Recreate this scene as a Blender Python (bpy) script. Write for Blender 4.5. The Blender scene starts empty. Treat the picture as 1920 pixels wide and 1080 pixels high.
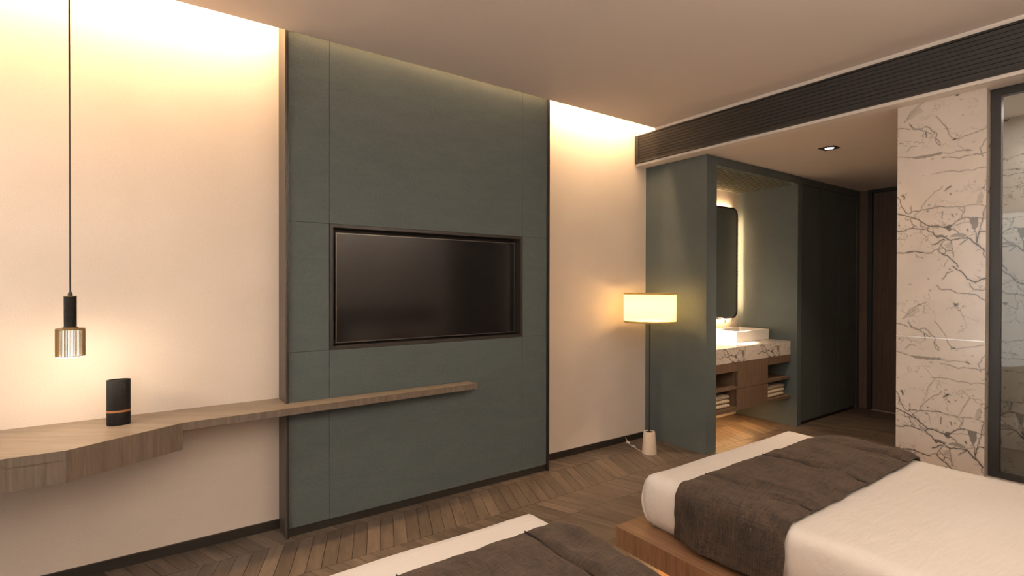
import bpy, bmesh, math, random
import numpy as np
from mathutils import Vector, Matrix, noise

random.seed(7)
scene = bpy.context.scene
COL = scene.collection

# ------------------------------------------------------------------ camera
CAM = Vector((0.0, 0.0, 1.42))
YAW, PITCH, ROLL, FPX = math.radians(35.108), math.radians(-0.36), math.radians(0.106), 971.9
fwd = Vector((math.sin(YAW) * math.cos(PITCH), math.cos(YAW) * math.cos(PITCH), math.sin(PITCH)))
rgt0 = Vector((math.cos(YAW), -math.sin(YAW), 0))
up0 = rgt0.cross(fwd)
rgt = rgt0 * math.cos(ROLL) + up0 * math.sin(ROLL)
upv = -rgt0 * math.sin(ROLL) + up0 * math.cos(ROLL)
cam_data = bpy.data.cameras.new('camera')
cam_data.sensor_width = 36.0
cam_data.lens = FPX / 1920 * 36.0
cam_data.clip_start = 0.02
cam = bpy.data.objects.new('camera', cam_data)
COL.objects.link(cam)
M = Matrix((rgt, upv, -fwd)).transposed().to_4x4()
M.translation = CAM
cam.matrix_world = M
scene.camera = cam

# ------------------------------------------------------------------ world, exposure
world = bpy.data.worlds.new('world')
scene.world = world
world.use_nodes = True
bg = world.node_tree.nodes['Background']
bg.inputs[0].default_value = (0.94, 0.95, 0.98, 1)
bg.inputs[1].default_value = 2.5
vs = scene.view_settings
vs.view_transform = 'Standard'
vs.look = 'None'
vs.gamma = 1.0
vs.use_curve_mapping = False
vs.exposure = 0.25
cy = scene.cycles
cy.use_denoising = True
cy.max_bounces = 10
cy.diffuse_bounces = 5
cy.glossy_bounces = 4
cy.transmission_bounces = 8
cy.transparent_max_bounces = 8
cy.sample_clamp_indirect = 5.0
cy.caustics_reflective = False
cy.caustics_refractive = False

WARM = (1.0, 0.64, 0.33)
WARM2 = (1.0, 0.74, 0.50)
SOFT = (1.0, 0.89, 0.775)

def area_light(name, loc, target, sx, sy, power, color, spread=180, parent=None):
    d = bpy.data.lights.new(name, 'AREA')
    d.shape = 'RECTANGLE'
    d.size, d.size_y = sx, sy
    d.energy = power
    d.color = color
    d.spread = math.radians(spread)
    o = bpy.data.objects.new(name, d)
    COL.objects.link(o)
    o.location = loc
    dirv = Vector(target) - Vector(loc)
    if abs(dirv.normalized().x) < 0.9:      # long side along world X
        z = -dirv.normalized(); x = Vector((1, 0, 0)); y = z.cross(x).normalized(); x = y.cross(z)
    else:                                   # long side along world Y
        z = -dirv.normalized(); x = Vector((0, 1, 0)); y = z.cross(x).normalized(); x = y.cross(z)
    o.rotation_euler = Matrix((x, y, z)).transposed().to_euler()
    return o

def point_light(name, loc, power, color, radius=0.03):
    d = bpy.data.lights.new(name, 'POINT')
    d.energy = power; d.color = color; d.shadow_soft_size = radius
    o = bpy.data.objects.new(name, d); COL.objects.link(o); o.location = loc
    return o

def spot_light(name, loc, target, power, color, angle=70, blend=0.6, radius=0.04):
    d = bpy.data.lights.new(name, 'SPOT')
    d.energy = power; d.color = color; d.shadow_soft_size = radius
    d.spot_size = math.radians(angle); d.spot_blend = blend
    o = bpy.data.objects.new(name, d); COL.objects.link(o); o.location = loc
    o.rotation_euler = (Vector(target) - Vector(loc)).to_track_quat('-Z', 'Y').to_euler()
    return o

# daylight enters through the window of the left wall
portal = bpy.data.lights.new('window_portal', 'AREA')
portal.shape = 'RECTANGLE'; portal.size = 3.4; portal.size_y = 2.5
portal.cycles.is_portal = True
po = bpy.data.objects.new('window_portal', portal); COL.objects.link(po)
po.location = (-3.19, 1.1, 1.35)
po.rotation_euler = Matrix(((0, 0, -1), (1, 0, 0), (0, -1, 0))).to_euler()

# ------------------------------------------------------------------ materials
def new_mat(name):
    m = bpy.data.materials.new(name)
    m.use_nodes = True
    nt = m.node_tree
    return m, nt, nt.nodes['Principled BSDF']

def N(nt, kind, **kw):
    n = nt.nodes.new(kind)
    for k, v in kw.items():
        if hasattr(n, k):
            setattr(n, k, v)
        else:
            n.inputs[k.replace('_', ' ')].default_value = v
    return n

def ramp(nt, stops):
    r = nt.nodes.new('ShaderNodeValToRGB')
    els = r.color_ramp.elements
    while len(els) < len(stops):
        els.new(0.5)
    for e, (p, c) in zip(els, stops):
        e.position = p
        e.color = (c[0], c[1], c[2], 1) if not isinstance(c, (int, float)) else (c, c, c, 1)
    return r

def plain(name, color, rough=0.5, metal=0.0, emit=None, estr=0.0, spec=0.5):
    m, nt, b = new_mat(name)
    b.inputs['Base Color'].default_value = (*color, 1)
    b.inputs['Roughness'].default_value = rough
    b.inputs['Metallic'].default_value = metal
    b.inputs['Specular IOR Level'].default_value = spec
    if emit:
        b.inputs['Emission Color'].default_value = (*emit, 1)
        b.inputs['Emission Strength'].default_value = estr
    return m

def coords(nt, scale=(1, 1, 1), rot=(0, 0, 0), kind='pos'):
    if kind == 'pos':
        g = nt.nodes.new('ShaderNodeNewGeometry'); out = g.outputs['Position']
    else:
        g = nt.nodes.new('ShaderNodeTexCoord'); out = g.outputs['Object']
    mp = nt.nodes.new('ShaderNodeMapping')
    mp.inputs['Scale'].default_value = scale
    mp.inputs['Rotation'].default_value = rot
    nt.links.new(out, mp.inputs['Vector'])
    return mp.outputs['Vector']

def noise_tex(nt, vec, scale, detail=4, rough=0.55, dist=0.0):
    n = nt.nodes.new('ShaderNodeTexNoise')
    n.inputs['Scale'].default_value = scale
    n.inputs['Detail'].default_value = detail
    n.inputs['Roughness'].default_value = rough
    n.inputs['Distortion'].default_value = dist
    nt.links.new(vec, n.inputs['Vector'])
    return n.outputs['Fac']

def bump(nt, b, height, strength=0.2, dist=0.01):
    bp = nt.nodes.new('ShaderNodeBump')
    bp.inputs['Strength'].default_value = strength
    bp.inputs['Distance'].default_value = dist
    nt.links.new(height, bp.inputs['Height'])
    nt.links.new(bp.outputs['Normal'], b.inputs['Normal'])

def mathn(nt, op, a, bv=None, clamp=False):
    n = nt.nodes.new('ShaderNodeMath'); n.operation = op; n.use_clamp = clamp
    for i, v in enumerate((a, bv)):
        if v is None: continue
        if isinstance(v, (int, float)): n.inputs[i].default_value = v
        else: nt.links.new(v, n.inputs[i])
    return n.outputs[0]

def mixc(nt, fac, a, b_, mode='MIX'):
    n = nt.nodes.new('ShaderNodeMix'); n.data_type = 'RGBA'; n.blend_type = mode
    for sock, v in ((n.inputs[0], fac), (n.inputs[6], a), (n.inputs[7], b_)):
        if isinstance(v, tuple): sock.default_value = (*v, 1) if len(v) == 3 else v
        elif isinstance(v, (int, float)): sock.default_value = v
        else: nt.links.new(v, sock)
    return n.outputs[2]

def mottled(name, c1, c2, scale=(1, 1, 1), nscale=6, rough=0.8, bump_s=0.0, fine=None, spec=0.3):
    """two close tones mixed by noise; fine = (scale vector, noise scale) adds weave relief"""
    m, nt, b = new_mat(name)
    v = coords(nt, scale)
    f = noise_tex(nt, v, nscale, 6)
    r = ramp(nt, [(0.35, c1), (0.65, c2)])
    nt.links.new(f, r.inputs[0])
    col = r.outputs[0]
    if fine:
        f2 = noise_tex(nt, coords(nt, fine[0]), fine[1], 3, 0.7)
        r2 = ramp(nt, [(0.3, fine[2]), (0.7, 1.0)])
        nt.links.new(f2, r2.inputs[0])
        col = mixc(nt, 1.0, col, r2.outputs[0], 'MULTIPLY')
        if bump_s: bump(nt, b, f2, bump_s, 0.003)
    nt.links.new(col, b.inputs['Base Color'])
    b.inputs['Roughness'].default_value = rough
    b.inputs['Specular IOR Level'].default_value = spec
    return m

def wood(name, dark, light, rot=(0, 0, 0), grain=(30, 2, 30), rough=0.5, per_object=0.0, spec=0.4):
    m, nt, b = new_mat(name)
    v = coords(nt, (1, 1, 1), rot)
    mp = nt.nodes.new('ShaderNodeMapping'); mp.inputs['Scale'].default_value = grain
    nt.links.new(v, mp.inputs['Vector'])
    vec = mp.outputs['Vector']
    rnd = None
    if per_object:
        oi = nt.nodes.new('ShaderNodeObjectInfo'); g = nt.nodes.new('ShaderNodeNewGeometry')
        s = mathn(nt, 'FRACT', mathn(nt, 'ADD', oi.outputs['Random'], g.outputs['Random Per Island']))
        rnd = s
        cmb = nt.nodes.new('ShaderNodeCombineXYZ')
        for i in range(3): nt.links.new(mathn(nt, 'MULTIPLY', s, 37.0 + 11 * i), cmb.inputs[i])
        va = nt.nodes.new('ShaderNodeVectorMath'); va.operation = 'ADD'
        nt.links.new(vec, va.inputs[0]); nt.links.new(cmb.outputs[0], va.inputs[1])
        vec = va.outputs[0]
    f = noise_tex(nt, vec, 1.0, 8, 0.62, 0.6)
    f2 = noise_tex(nt, vec, 4.5, 4, 0.7)
    mid = tuple((a + c) / 2 for a, c in zip(dark, light))
    r = ramp(nt, [(0.3, dark), (0.5, mid), (0.72, light)])
    nt.links.new(f, r.inputs[0])
    r2 = ramp(nt, [(0.3, 0.78), (0.6, 1.0)])
    nt.links.new(f2, r2.inputs[0])
    col = mixc(nt, 1.0, r.outputs[0], r2.outputs[0], 'MULTIPLY')
    if rnd is not None:
        r3 = ramp(nt, [(0.0, 1 - per_object), (1.0, 1 + per_object * 0.8)])
        nt.links.new(rnd, r3.inputs[0])
        col = mixc(nt, 1.0, col, r3.outputs[0], 'MULTIPLY')
    nt.links.new(col, b.inputs['Base Color'])
    b.inputs['Roughness'].default_value = rough
    b.inputs['Specular IOR Level'].default_value = spec
    bump(nt, b, f2, 0.12, 0.002)
    return m

def marble(name, base, vein, scale=2.2, rough=0.12, use_attr=True, thr=0.035, bump_=False):
    m, nt, b = new_mat(name)
    v = coords(nt)
    cl = noise_tex(nt, v, 3.0, 6, 0.6, 0.4)
    r0 = ramp(nt, [(0.3, tuple(x * 0.86 for x in base)), (0.62, base)])
    nt.links.new(cl, r0.inputs[0])
    col = r0.outputs[0]
    sp = noise_tex(nt, v, 55, 3, 0.6)
    rs = ramp(nt, [(0.70, 1.0), (0.78, 0.72)])
    nt.links.new(sp, rs.inputs[0])
    col = mixc(nt, 0.6, col, mixc(nt, 1.0, col, rs.outputs[0], 'MULTIPLY'))
    if use_attr:
        at = nt.nodes.new('ShaderNodeAttribute'); at.attribute_name = 'vein'
    w = noise_tex(nt, v, scale * 2, 5, 0.6)
    wv = nt.nodes.new('ShaderNodeVectorMath'); wv.operation = 'MULTIPLY_ADD'
    cmb = nt.nodes.new('ShaderNodeCombineXYZ')
    for i in range(3): nt.links.new(w, cmb.inputs[i])
    k_ = .5 if not use_attr else .16
    nt.links.new(cmb.outputs[0], wv.inputs[0]); wv.inputs[1].default_value = (k_, k_, k_)
    nt.links.new(v, wv.inputs[2])
    vo = nt.nodes.new('ShaderNodeTexVoronoi'); vo.feature = 'DISTANCE_TO_EDGE'
    vo.inputs['Scale'].default_value = scale
    nt.links.new(wv.outputs[0], vo.inputs['Vector'])
    rv = ramp(nt, [(0.0, 1.0 if not use_attr else .6), (thr, 0.0)])
    nt.links.new(vo.outputs['Distance'], rv.inputs[0])
    msk = noise_tex(nt, v, scale * (1.3 if not use_attr else .55), 2)
    rm = ramp(nt, [(0.45, 0.0), (0.62, 1.0)])
    nt.links.new(msk, rm.inputs[0])
    fine = mathn(nt, 'MULTIPLY', rv.outputs[0], rm.outputs[0])
    col = mixc(nt, fine, col, vein)
    if use_attr: col = mixc(nt, at.outputs['Fac'], col, vein)
    nt.links.new(col, b.inputs['Base Color'])
    b.inputs['Roughness'].default_value = rough
    return m

MAT = {}
MAT['cream'] = mottled('cream_linen_wallcovering', (.765, .69, .62), (.805, .73, .66), (1, 1, 1), 2.5, 0.85, 0.15, ((1, 1, 1), 160, 0.89))
MAT['ceiling'] = mottled('matt_ceiling_paint', (.82, .735, .675), (.84, .755, .695), (1, 1, 1), 1.5, 0.9)
MAT['header'] = plain('white_header_paint', (.86, .80, .74), 0.8)
MAT['green'] = mottled('green_woven_fabric', (.090, .114, .117), (.100, .124, .126), (1.2, 1.2, 4), 5, 0.75, 0.35, ((90, 90, 420), 1.0, 0.70), 0.35)
MAT['green_wall'] = mottled('green_woven_wallcovering', (.093, .116, .119), (.106, .129, .131), (1, 1, 1), 3, 0.8, 0.35, ((170, 170, 170), 1.0, 0.74), 0.3)
MAT['green_door'] = mottled('green_lacquered_door', (.075, .092, .088), (.086, .103, .098), (3, 3, .6), 4, 0.38, 0.15, ((120, 120, 20), 1.0, 0.85), 0.5)
MAT['grille'] = plain('olive_grille_slat', (.20, .20, .16), 0.6)
MAT['bronze'] = plain('bronze_metal_jamb', (.066, .055, .049), 0.45, 0.2)
MAT['black'] = plain('black_metal_trim', (.016, .014, .012), 0.4)
MAT['dark_frame'] = plain('dark_bronze_frame', (.019, .0145, .012), 0.45)
MAT['louvre'] = plain('dark_louvre', (.015, .013, .012), 0.55)
MAT['louvre_back'] = plain('louvre_void', (.008, .007, .006), 0.9)
MAT['screen'] = plain('black_glass_screen', (.010, .009, .009), 0.14, 0, spec=0.65)
MAT['bezel'] = plain('thin_metal_bezel', (.20, .18, .16), 0.3, 0.8)
MAT['shelf'] = wood('grey_brown_oak_shelf', (.130, .106, .087), (.220, .183, .151), (0, 0, math.radians(35)), (2, 22, 16), 0.42)
MAT['shelf_v'] = wood('grey_brown_oak_fascia', (.112, .088, .069), (.190, .152, .121), (0, 0, 0), (45, 45, 2.2), 0.5)
MAT['platform'] = wood('warm_walnut_platform', (.19, .105, .056), (.32, .185, .105), (0, 0, 0), (50, 3.0, 40), 0.45)
MAT['platform_v'] = wood('warm_walnut_edge', (.155, .085, .045), (.265, .15, .085), (0, 0, 0), (60, 60, 4), 0.5)
MAT['vanity'] = wood('grey_oak_vanity', (.13, .085, .055), (.20, .135, .092), (0, 0, 0), (45, 45, 3), 0.5)
MAT['door'] = wood('dark_oak_door', (.085, .055, .036), (.135, .090, .060), (0, 0, 0), (45, 45, 2), 0.5)
MAT['brown_panel'] = wood('brown_wall_panel', (.13, .085, .055), (.17, .115, .078), (0, 0, 0), (45, 45, 2), 0.5)
A1 = math.atan2(.14, .37)
MAT['plank_a'] = wood('oak_plank_left', (.085, .064, .048), (.185, .143, .108), (0, 0, A1), (16, 2.2, 10), 0.44, 0.28, 0.4)
MAT['plank_b'] = wood('oak_plank_right', (.085, .064, .048), (.185, .143, .108), (0, 0, -A1), (16, 2.2, 10), 0.44, 0.28, 0.4)
MAT['subfloor'] = plain('dark_joint', (.03, .02, .013), 0.9)
MAT['marble'] = marble('white_veined_marble', (.67, .61, .555), (.045, .039, .034), 9.0, 0.13, True, 0.03)
MAT['marble_p'] = marble('white_marble_slab', (.66, .60, .54), (.10, .09, .08), 5.0, 0.2, False)
MAT['lamp_marble'] = marble('pale_marble_base', (.66, .58, .50), (.42, .36, .31), 18, 0.3, False, 0.03)
MAT['black_marble'] = marble('black_marble', (.009, .009, .009), (.08, .076, .07), 22, 0.36, False, 0.02)
MAT['black_marble'].node_tree.nodes['Principled BSDF'].inputs['Specular IOR Level'].default_value = 0.2
MAT['copper'] = plain('copper_band', (.36, .17, .075), 0.4, 0.4)
MAT['brass'] = plain('brushed_brass', (.27, .18, .085), 0.42, 0.8)
MAT['porcelain'] = plain('white_porcelain', (.82, .80, .77), 0.2)
MAT['chrome'] = plain('brushed_nickel', (.5, .47, .43), 0.25, 1.0)
MAT['mirror'] = plain('mirror_glass', (.72, .72, .70), 0.02, 1.0)
MAT['towel'] = mottled('cream_towel', (.62, .52, .40), (.70, .60, .47), (1, 1, 1), 30, 0.95, 0.5, ((1, 1, 1), 220, 0.75))
MAT['stripe'] = plain('towel_stripe', (.42, .33, .24), 0.95)
MAT['steel'] = plain('polished_steel_strip', (.75, .70, .64), 0.25, 0.9)
MAT['stone'] = plain('pale_stone_ledge', (.50, .45, .39), 0.35)
MAT['white_plastic'] = plain('white_plastic', (.75, .70, .62), 0.4)
MAT['frame_metal'] = plain('grey_black_frame', (.035, .034, .033), 0.35, 0.4)
MAT['headboard'] = plain('dark_brown_upholstery', (.05, .035, .027), 0.8)
MAT['red'] = plain('dull_red_cushion', (.25, .04, .03), 0.8)
MAT['pillow'] = plain('white_cotton_pillow', (.75, .71, .66), 0.9)
MAT['glow'] = plain('lit_lens', (1, 1, 1), 0.5, 0, (1, .95, .88), 12.0)
MAT['pendant_glass'] = plain('lit_opal_glass', (.9, .85, .75), 0.4, 0, (1, .86, .66), 1.5)
MAT['lens_off'] = plain('diffuser', (1, 1, 1), 0.5, 0, (1, .86, .62), 7.0)

# white sheet with faint creases
m, nt, b = new_mat('white_cotton_sheet')
v = coords(nt, (1, 6, 3))
f = noise_tex(nt, v, 3.0, 6, 0.6, 0.8)
f2 = noise_tex(nt, coords(nt), 350, 2)
hh = mathn(nt, 'ADD', f, mathn(nt, 'MULTIPLY', f2, 0.10))
bump(nt, b, hh, 0.34, 0.03)
b.inputs['Base Color'].default_value = (.76, .71, .66, 1)
b.inputs['Roughness'].default_value = 0.85
b.inputs['Sheen Weight'].default_value = 0.15
MAT['sheet'] = m

# dark brown velvet with a crosshatched pile
m, nt, b = new_mat('brown_crinkled_velvet')
fa = noise_tex(nt, coords(nt, (240, 14, 240), (0, 0, .06)), 1.0, 3, 0.6)
fb = noise_tex(nt, coords(nt, (14, 240, 14), (0, 0, -.06)), 1.0, 3, 0.6)
fc = noise_tex(nt, coords(nt, (2.2, 1, 1), (0, 0, .5)), 7, 5, 0.65, .6)
h = mathn(nt, 'ADD', fa, fb)
r = ramp(nt, [(0.36, (.010, .0062, .0042)), (0.60, (.070, .045, .030))])
nt.links.new(mathn(nt, 'MULTIPLY', h, 0.5), r.inputs[0])
r2 = ramp(nt, [(0.32, 0.55), (0.68, 1.35)])
nt.links.new(fc, r2.inputs[0])
nt.links.new(mixc(nt, 1.0, r.outputs[0], r2.outputs[0], 'MULTIPLY'), b.inputs['Base Color'])
b.inputs['Roughness'].default_value = 0.85
b.inputs['Sheen Weight'].default_value = 0.12
b.inputs['Sheen Roughness'].default_value = 0.45
b.inputs['Sheen Tint'].default_value = (.75, .58, .46, 1)
bump(nt, b, h, 0.8, 0.008)
MAT['velvet'] = m
MAT['seam'] = plain('dark_seam_thread', (.012, .008, .006), 0.9)

# lampshade: cloth that lets the bulb's light through
m, nt, b = new_mat('cream_lampshade_cloth')
out = nt.nodes['Material Output']
tr = nt.nodes.new('ShaderNodeBsdfTranslucent'); tr.inputs[0].default_value = (.95, .80, .36, 1)
df = nt.nodes.new('ShaderNodeBsdfDiffuse'); df.inputs[0].default_value = (.75, .62, .42, 1)
mx = nt.nodes.new('ShaderNodeMixShader'); mx.inputs[0].default_value = 0.72
nt.links.new(df.outputs[0], mx.inputs[1]); nt.links.new(tr.outputs[0], mx.inputs[2])
tp = nt.nodes.new('ShaderNodeBsdfTransparent'); tp.inputs[0].default_value = (1, .9, .7, 1)
mx2 = nt.nodes.new('ShaderNodeMixShader'); mx2.inputs[0].default_value = 0.2     # open weave
nt.links.new(mx.outputs[0], mx2.inputs[1]); nt.links.new(tp.outputs[0], mx2.inputs[2])
nt.links.new(mx2.outputs[0], out.inputs[0])
MAT['shade'] = m

# clear glass that lets light pass without caustics
m, nt, b = new_mat('clear_glass')
out = nt.nodes['Material Output']
tp = nt.nodes.new('ShaderNodeBsdfTransparent'); tp.inputs[0].default_value = (.90, .91, .89, 1)
gl = nt.nodes.new('ShaderNodeBsdfGlossy'); gl.inputs['Roughness'].default_value = 0.02
fr = nt.nodes.new('ShaderNodeFresnel'); fr.inputs[0].default_value = 1.5
mx = nt.nodes.new('ShaderNodeMixShader')
nt.links.new(fr.outputs[0], mx.inputs[0]); nt.links.new(tp.outputs[0], mx.inputs[1]); nt.links.new(gl.outputs[0], mx.inputs[2])
nt.links.new(mx.outputs[0], out.inputs[0])
MAT['glass'] = m

# ------------------------------------------------------------------ builders
def thing(name, label, cat, loc=(0, 0, 0), group=None):
    o = bpy.data.objects.new(name, None)
    COL.objects.link(o)
    o.empty_display_size = 0.05
    o.location = loc
    o['label'] = label; o['category'] = cat
    if group: o['group'] = group
    return o

def tag(o, label, cat, group=None):
    o['label'] = label; o['category'] = cat
    if group: o['group'] = group
    return o

def struct(o, label=None):
    o['kind'] = 'structure'
    if label: o['label'] = label
    return o

def wloc(o):
    p = Vector((0, 0, 0))
    while o is not None:
        p += o.location; o = o.parent
    return p

def link(name, me, mat, parent=None, loc=None, smooth=False):
    """links a mesh whose vertices are in world coordinates; re-bases them on parent (or on loc)"""
    o = bpy.data.objects.new(name, me)
    COL.objects.link(o)
    if mat is not None and not me.materials:
        me.materials.append(MAT[mat] if isinstance(mat, str) else mat)
    base = Vector(loc) if loc is not None else Vector((0, 0, 0))
    if parent is not None:
        o.parent = parent
        pl = wloc(parent)
        o.location = base - pl
    else:
        o.location = base
    if base.length > 0:
        me.transform(Matrix.Translation(-base))
    if smooth:
        for p in me.polygons: p.use_smooth = True
    return o

def bm_mesh(bm, name):
    bmesh.ops.recalc_face_normals(bm, faces=bm.faces)
    me = bpy.data.meshes.new(name)
    bm.to_mesh(me); bm.free()
    return me

def add_box(bm, x0, x1, y0, y1, z0, z1):
    vs_ = [bm.verts.new((x, y, z)) for x in (x0, x1) for y in (y0, y1) for z in (z0, z1)]
    for f in ((0, 1, 3, 2), (4, 6, 7, 5), (0, 4, 5, 1), (2, 3, 7, 6), (0, 2, 6, 4), (1, 5, 7, 3)):
        bm.faces.new([vs_[i] for i in f])
    return vs_

def box(name, x0, x1, y0, y1, z0, z1, mat, parent=None, bev=0.0, seg=2):
    bm = bmesh.new()
    add_box(bm, x0, x1, y0, y1, z0, z1)
    if bev:
        bmesh.ops.bevel(bm, geom=bm.edges[:], offset=bev, segments=seg, profile=0.5, affect='EDGES')
    return link(name, bm_mesh(bm, name), mat, parent, ((x0 + x1) / 2, (y0 + y1) / 2, z0))

def boxes(name, lst, mat, parent=None):
    bm = bmesh.new()
    for b_ in lst: add_box(bm, *b_)
    b0 = lst[0]
    return link(name, bm_mesh(bm, name), mat, parent, ((b0[0] + b0[1]) / 2, (b0[2] + b0[3]) / 2, b0[4]))

def prism(name, pts, z0, z1, mat, parent=None, bev=0.0):
    bm = bmesh.new()
    a = [bm.verts.new((x, y, z0)) for x, y in pts]
    c = [bm.verts.new((x, y, z1)) for x, y in pts]
    n = len(pts)
    bm.faces.new(a); bm.faces.new(c)
    for i in range(n):
        bm.faces.new((a[i], a[(i + 1) % n], c[(i + 1) % n], c[i]))
    if bev:
        bmesh.ops.recalc_face_normals(bm, faces=bm.faces)
        bmesh.ops.bevel(bm, geom=bm.edges[:], offset=bev, segments=2, profile=0.5, affect='EDGES')
    return link(name, bm_mesh(bm, name), mat, parent, (pts[0][0], pts[0][1], z0))

def lathe(name, prof, cx, cy_, mat, parent=None, seg=48, ax=1.0, ay=1.0, smooth=True, caps=True):
    """prof: (radius, z) pairs, bottom to top"""
    bm = bmesh.new()
    rings = []
    for r_, z in prof:
        rings.append([bm.verts.new((cx + ax * r_ * math.cos(2 * math.pi * i / seg), cy_ + ay * r_ * math.sin(2 * math.pi * i / seg), z)) for i in range(seg)])
    for a, c in zip(rings, rings[1:]):
        for i in range(seg):
            bm.faces.new((a[i], a[(i + 1) % seg], c[(i + 1) % seg], c[i]))
    if caps:
        bm.faces.new(rings[0]); bm.faces.new(rings[-1])
    o = link(name, bm_mesh(bm, name), mat, parent, (cx, cy_, prof[0][1]))
    if smooth:
        me = o.data
        me.polygons.foreach_set('use_smooth', [True] * len(me.polygons))
        try: me.set_sharp_from_angle(angle=math.radians(35))
        except Exception: pass
    return o

def tube(name, pts, r_, mat, parent=None, seg=10):
    bm = bmesh.new()
    pts = [Vector(p) for p in pts]
    rings = []
    for i, p in enumerate(pts):
        t = (pts[min(i + 1, len(pts) - 1)] - pts[max(i - 1, 0)]).normalized()
        a = Vector((0, 0, 1)) if abs(t.z) < 0.9 else Vector((1, 0, 0))
        u = t.cross(a).normalized(); w = t.cross(u).normalized()
        rings.append([bm.verts.new(p + r_ * (math.cos(2 * math.pi * k / seg) * u + math.sin(2 * math.pi * k / seg) * w)) for k in range(seg)])
    for a, c in zip(rings, rings[1:]):
        for k in range(seg):
            bm.faces.new((a[k], a[(k + 1) % seg], c[(k + 1) % seg], c[k]))
    bm.faces.new(rings[0]); bm.faces.new(rings[-1])
    return link(name, bm_mesh(bm, name), mat, parent, tuple(pts[0]), smooth=True)

def ring_frame(name, x0, x1, z0, z1, w, y0, y1, mat, parent=None):
    """rectangular picture-frame ring in an xz plane between y0 and y1"""
    bm = bmesh.new()
    O = [(x0, z0), (x1, z0), (x1, z1), (x0, z1)]
    I = [(x0 + w, z0 + w), (x1 - w, z0 + w), (x1 - w, z1 - w), (x0 + w, z1 - w)]
    V = {}
    for k, L_ in (('O', O), ('I', I)):
        for j, y in enumerate((y0, y1)):
            V[k, j] = [bm.verts.new((x, y, z)) for x, z in L_]
    for i in range(4):
        k = (i + 1) % 4
        for j in (0, 1):
            bm.faces.new((V['O', j][i], V['O', j][k], V['I', j][k], V['I', j][i]))
        for q in 'OI':
            bm.faces.new((V[q, 0][i], V[q, 0][k], V[q, 1][k], V[q, 1][i]))
    return link(name, bm_mesh(bm, name), mat, parent, ((x0 + x1) / 2, y0, z0))

# ================================================================== THE ROOM
XL, XH, XE = -3.2, 3.679, 6.77           # left wall, header face, end wall
YB, YF = 3.25, -0.95                     # back (television) wall, head wall
ZC, ZL = 2.812, 2.511                    # main ceiling, lower ceiling
YE = 3.04                                # ceiling edge in front of the cove
YP = 2.605                               # front plane of partition end and wardrobe
XP0, XP1, XR = 3.813, 3.955, 5.33        # partition faces, niche right wall

# ---- floor: chevron oak planks over a dark base
floor = struct(box('floor', XL - .1, XE + .1, YF - .1, YB + .1, -.08, -.012, 'subfloor'))
bands = []
edges = [3.40, 3.03, 2.66, 2.405, 2.04]
while edges[-1] > YF: edges.append(edges[-1] - .37)
signs = [1, -1, 1, 1]
while len(signs) < len(edges) - 1: signs.append(-signs[-1])
PITCHX, GAP = .0775, .0028
TAN = .14 / .37
def project(p):
    v_ = Vector(p) - CAM
    d_ = v_.dot(fwd)
    if d_ < .3: return None
    return 960 + FPX * v_.dot(rgt) / d_, 540 - FPX * v_.dot(upv) / d_, d_
planks = []
for bi in range(len(edges) - 1):
    y1, y0 = edges[bi], edges[bi + 1]
    h_ = y1 - y0
    # sign -1: the far end leans to +x ; sign +1: it leans to -x
    lean = (h_ * TAN) * (1 if signs[bi] < 0 else -1)
    n = int((XE - XL) / PITCHX) + 4
    for i in range(-2, n):
        xa = XL + i * PITCHX + (.031 if bi % 2 else 0)
        planks.append((xa, y0, y1, lean, bi))
def plank_rank(p):
    xa, y0, y1, lean, bi = p
    yc = min((y0 + y1) / 2, 3.15); xc = xa + lean / 2
    if y0 < 1.6 and not (1.36 < xc < 1.95 and yc > 1.3): return 1e9
    if xc > 1.8 and y0 < 1.75: return 1e9
    if xc > XP0 or y0 > 3.2: return 1e9
    q = project((xc, yc, 0))
    if q is None or not (-20 < q[0] < 1940 and q[1] < 1100): return 1e9
    return q[2]
planks.sort(key=plank_rank)
plank_mesh = {}
def plank_bm(bm, xa, y0, y1, lean, z=0.0):
    g = GAP / 2
    P = [(xa + g, y0 + g), (xa + PITCHX - g, y0 + g), (xa + PITCHX - g + lean, y1 - g), (xa + g + lean, y1 - g)]
    a = [bm.verts.new((x, y, -.012)) for x, y in P]
    c = [bm.verts.new((x, y, z)) for x, y in P]
    bm.faces.new(c); bm.faces.new(a[::-1])
    for i in range(4): bm.faces.new((a[i], a[(i + 1) % 4], c[(i + 1) % 4], c[i]))
rest = {1: bmesh.new(), -1: bmesh.new()}
for k, p in enumerate(planks):
    xa, y0, y1, lean, bi = p
    sg = signs[bi]
    if k < 300:
        key = bi
        if key not in plank_mesh:
            bm = bmesh.new(); plank_bm(bm, 0, 0, y1 - y0, lean)
            me = bm_mesh(bm, 'plank'); me.materials.append(MAT['plank_a' if sg < 0 else 'plank_b'])
            plank_mesh[key] = me
        o = bpy.data.objects.new('plank', plank_mesh[key])
        COL.objects.link(o); o.parent = floor
        o.location = Vector((xa, y0, random.uniform(-.0004, .0003))) - floor.location
    else:
        plank_bm(rest[sg], xa, y0, y1, lean, random.uniform(-.0004, .0003))
for sg, nm in ((1, 'plank_field'), (-1, 'plank_field')):
    o = link(nm, bm_mesh(rest[sg], nm), 'plank_a' if sg < 0 else 'plank_b', floor, (2, 1, 0))
    o['kind'] = 'stuff'

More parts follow.
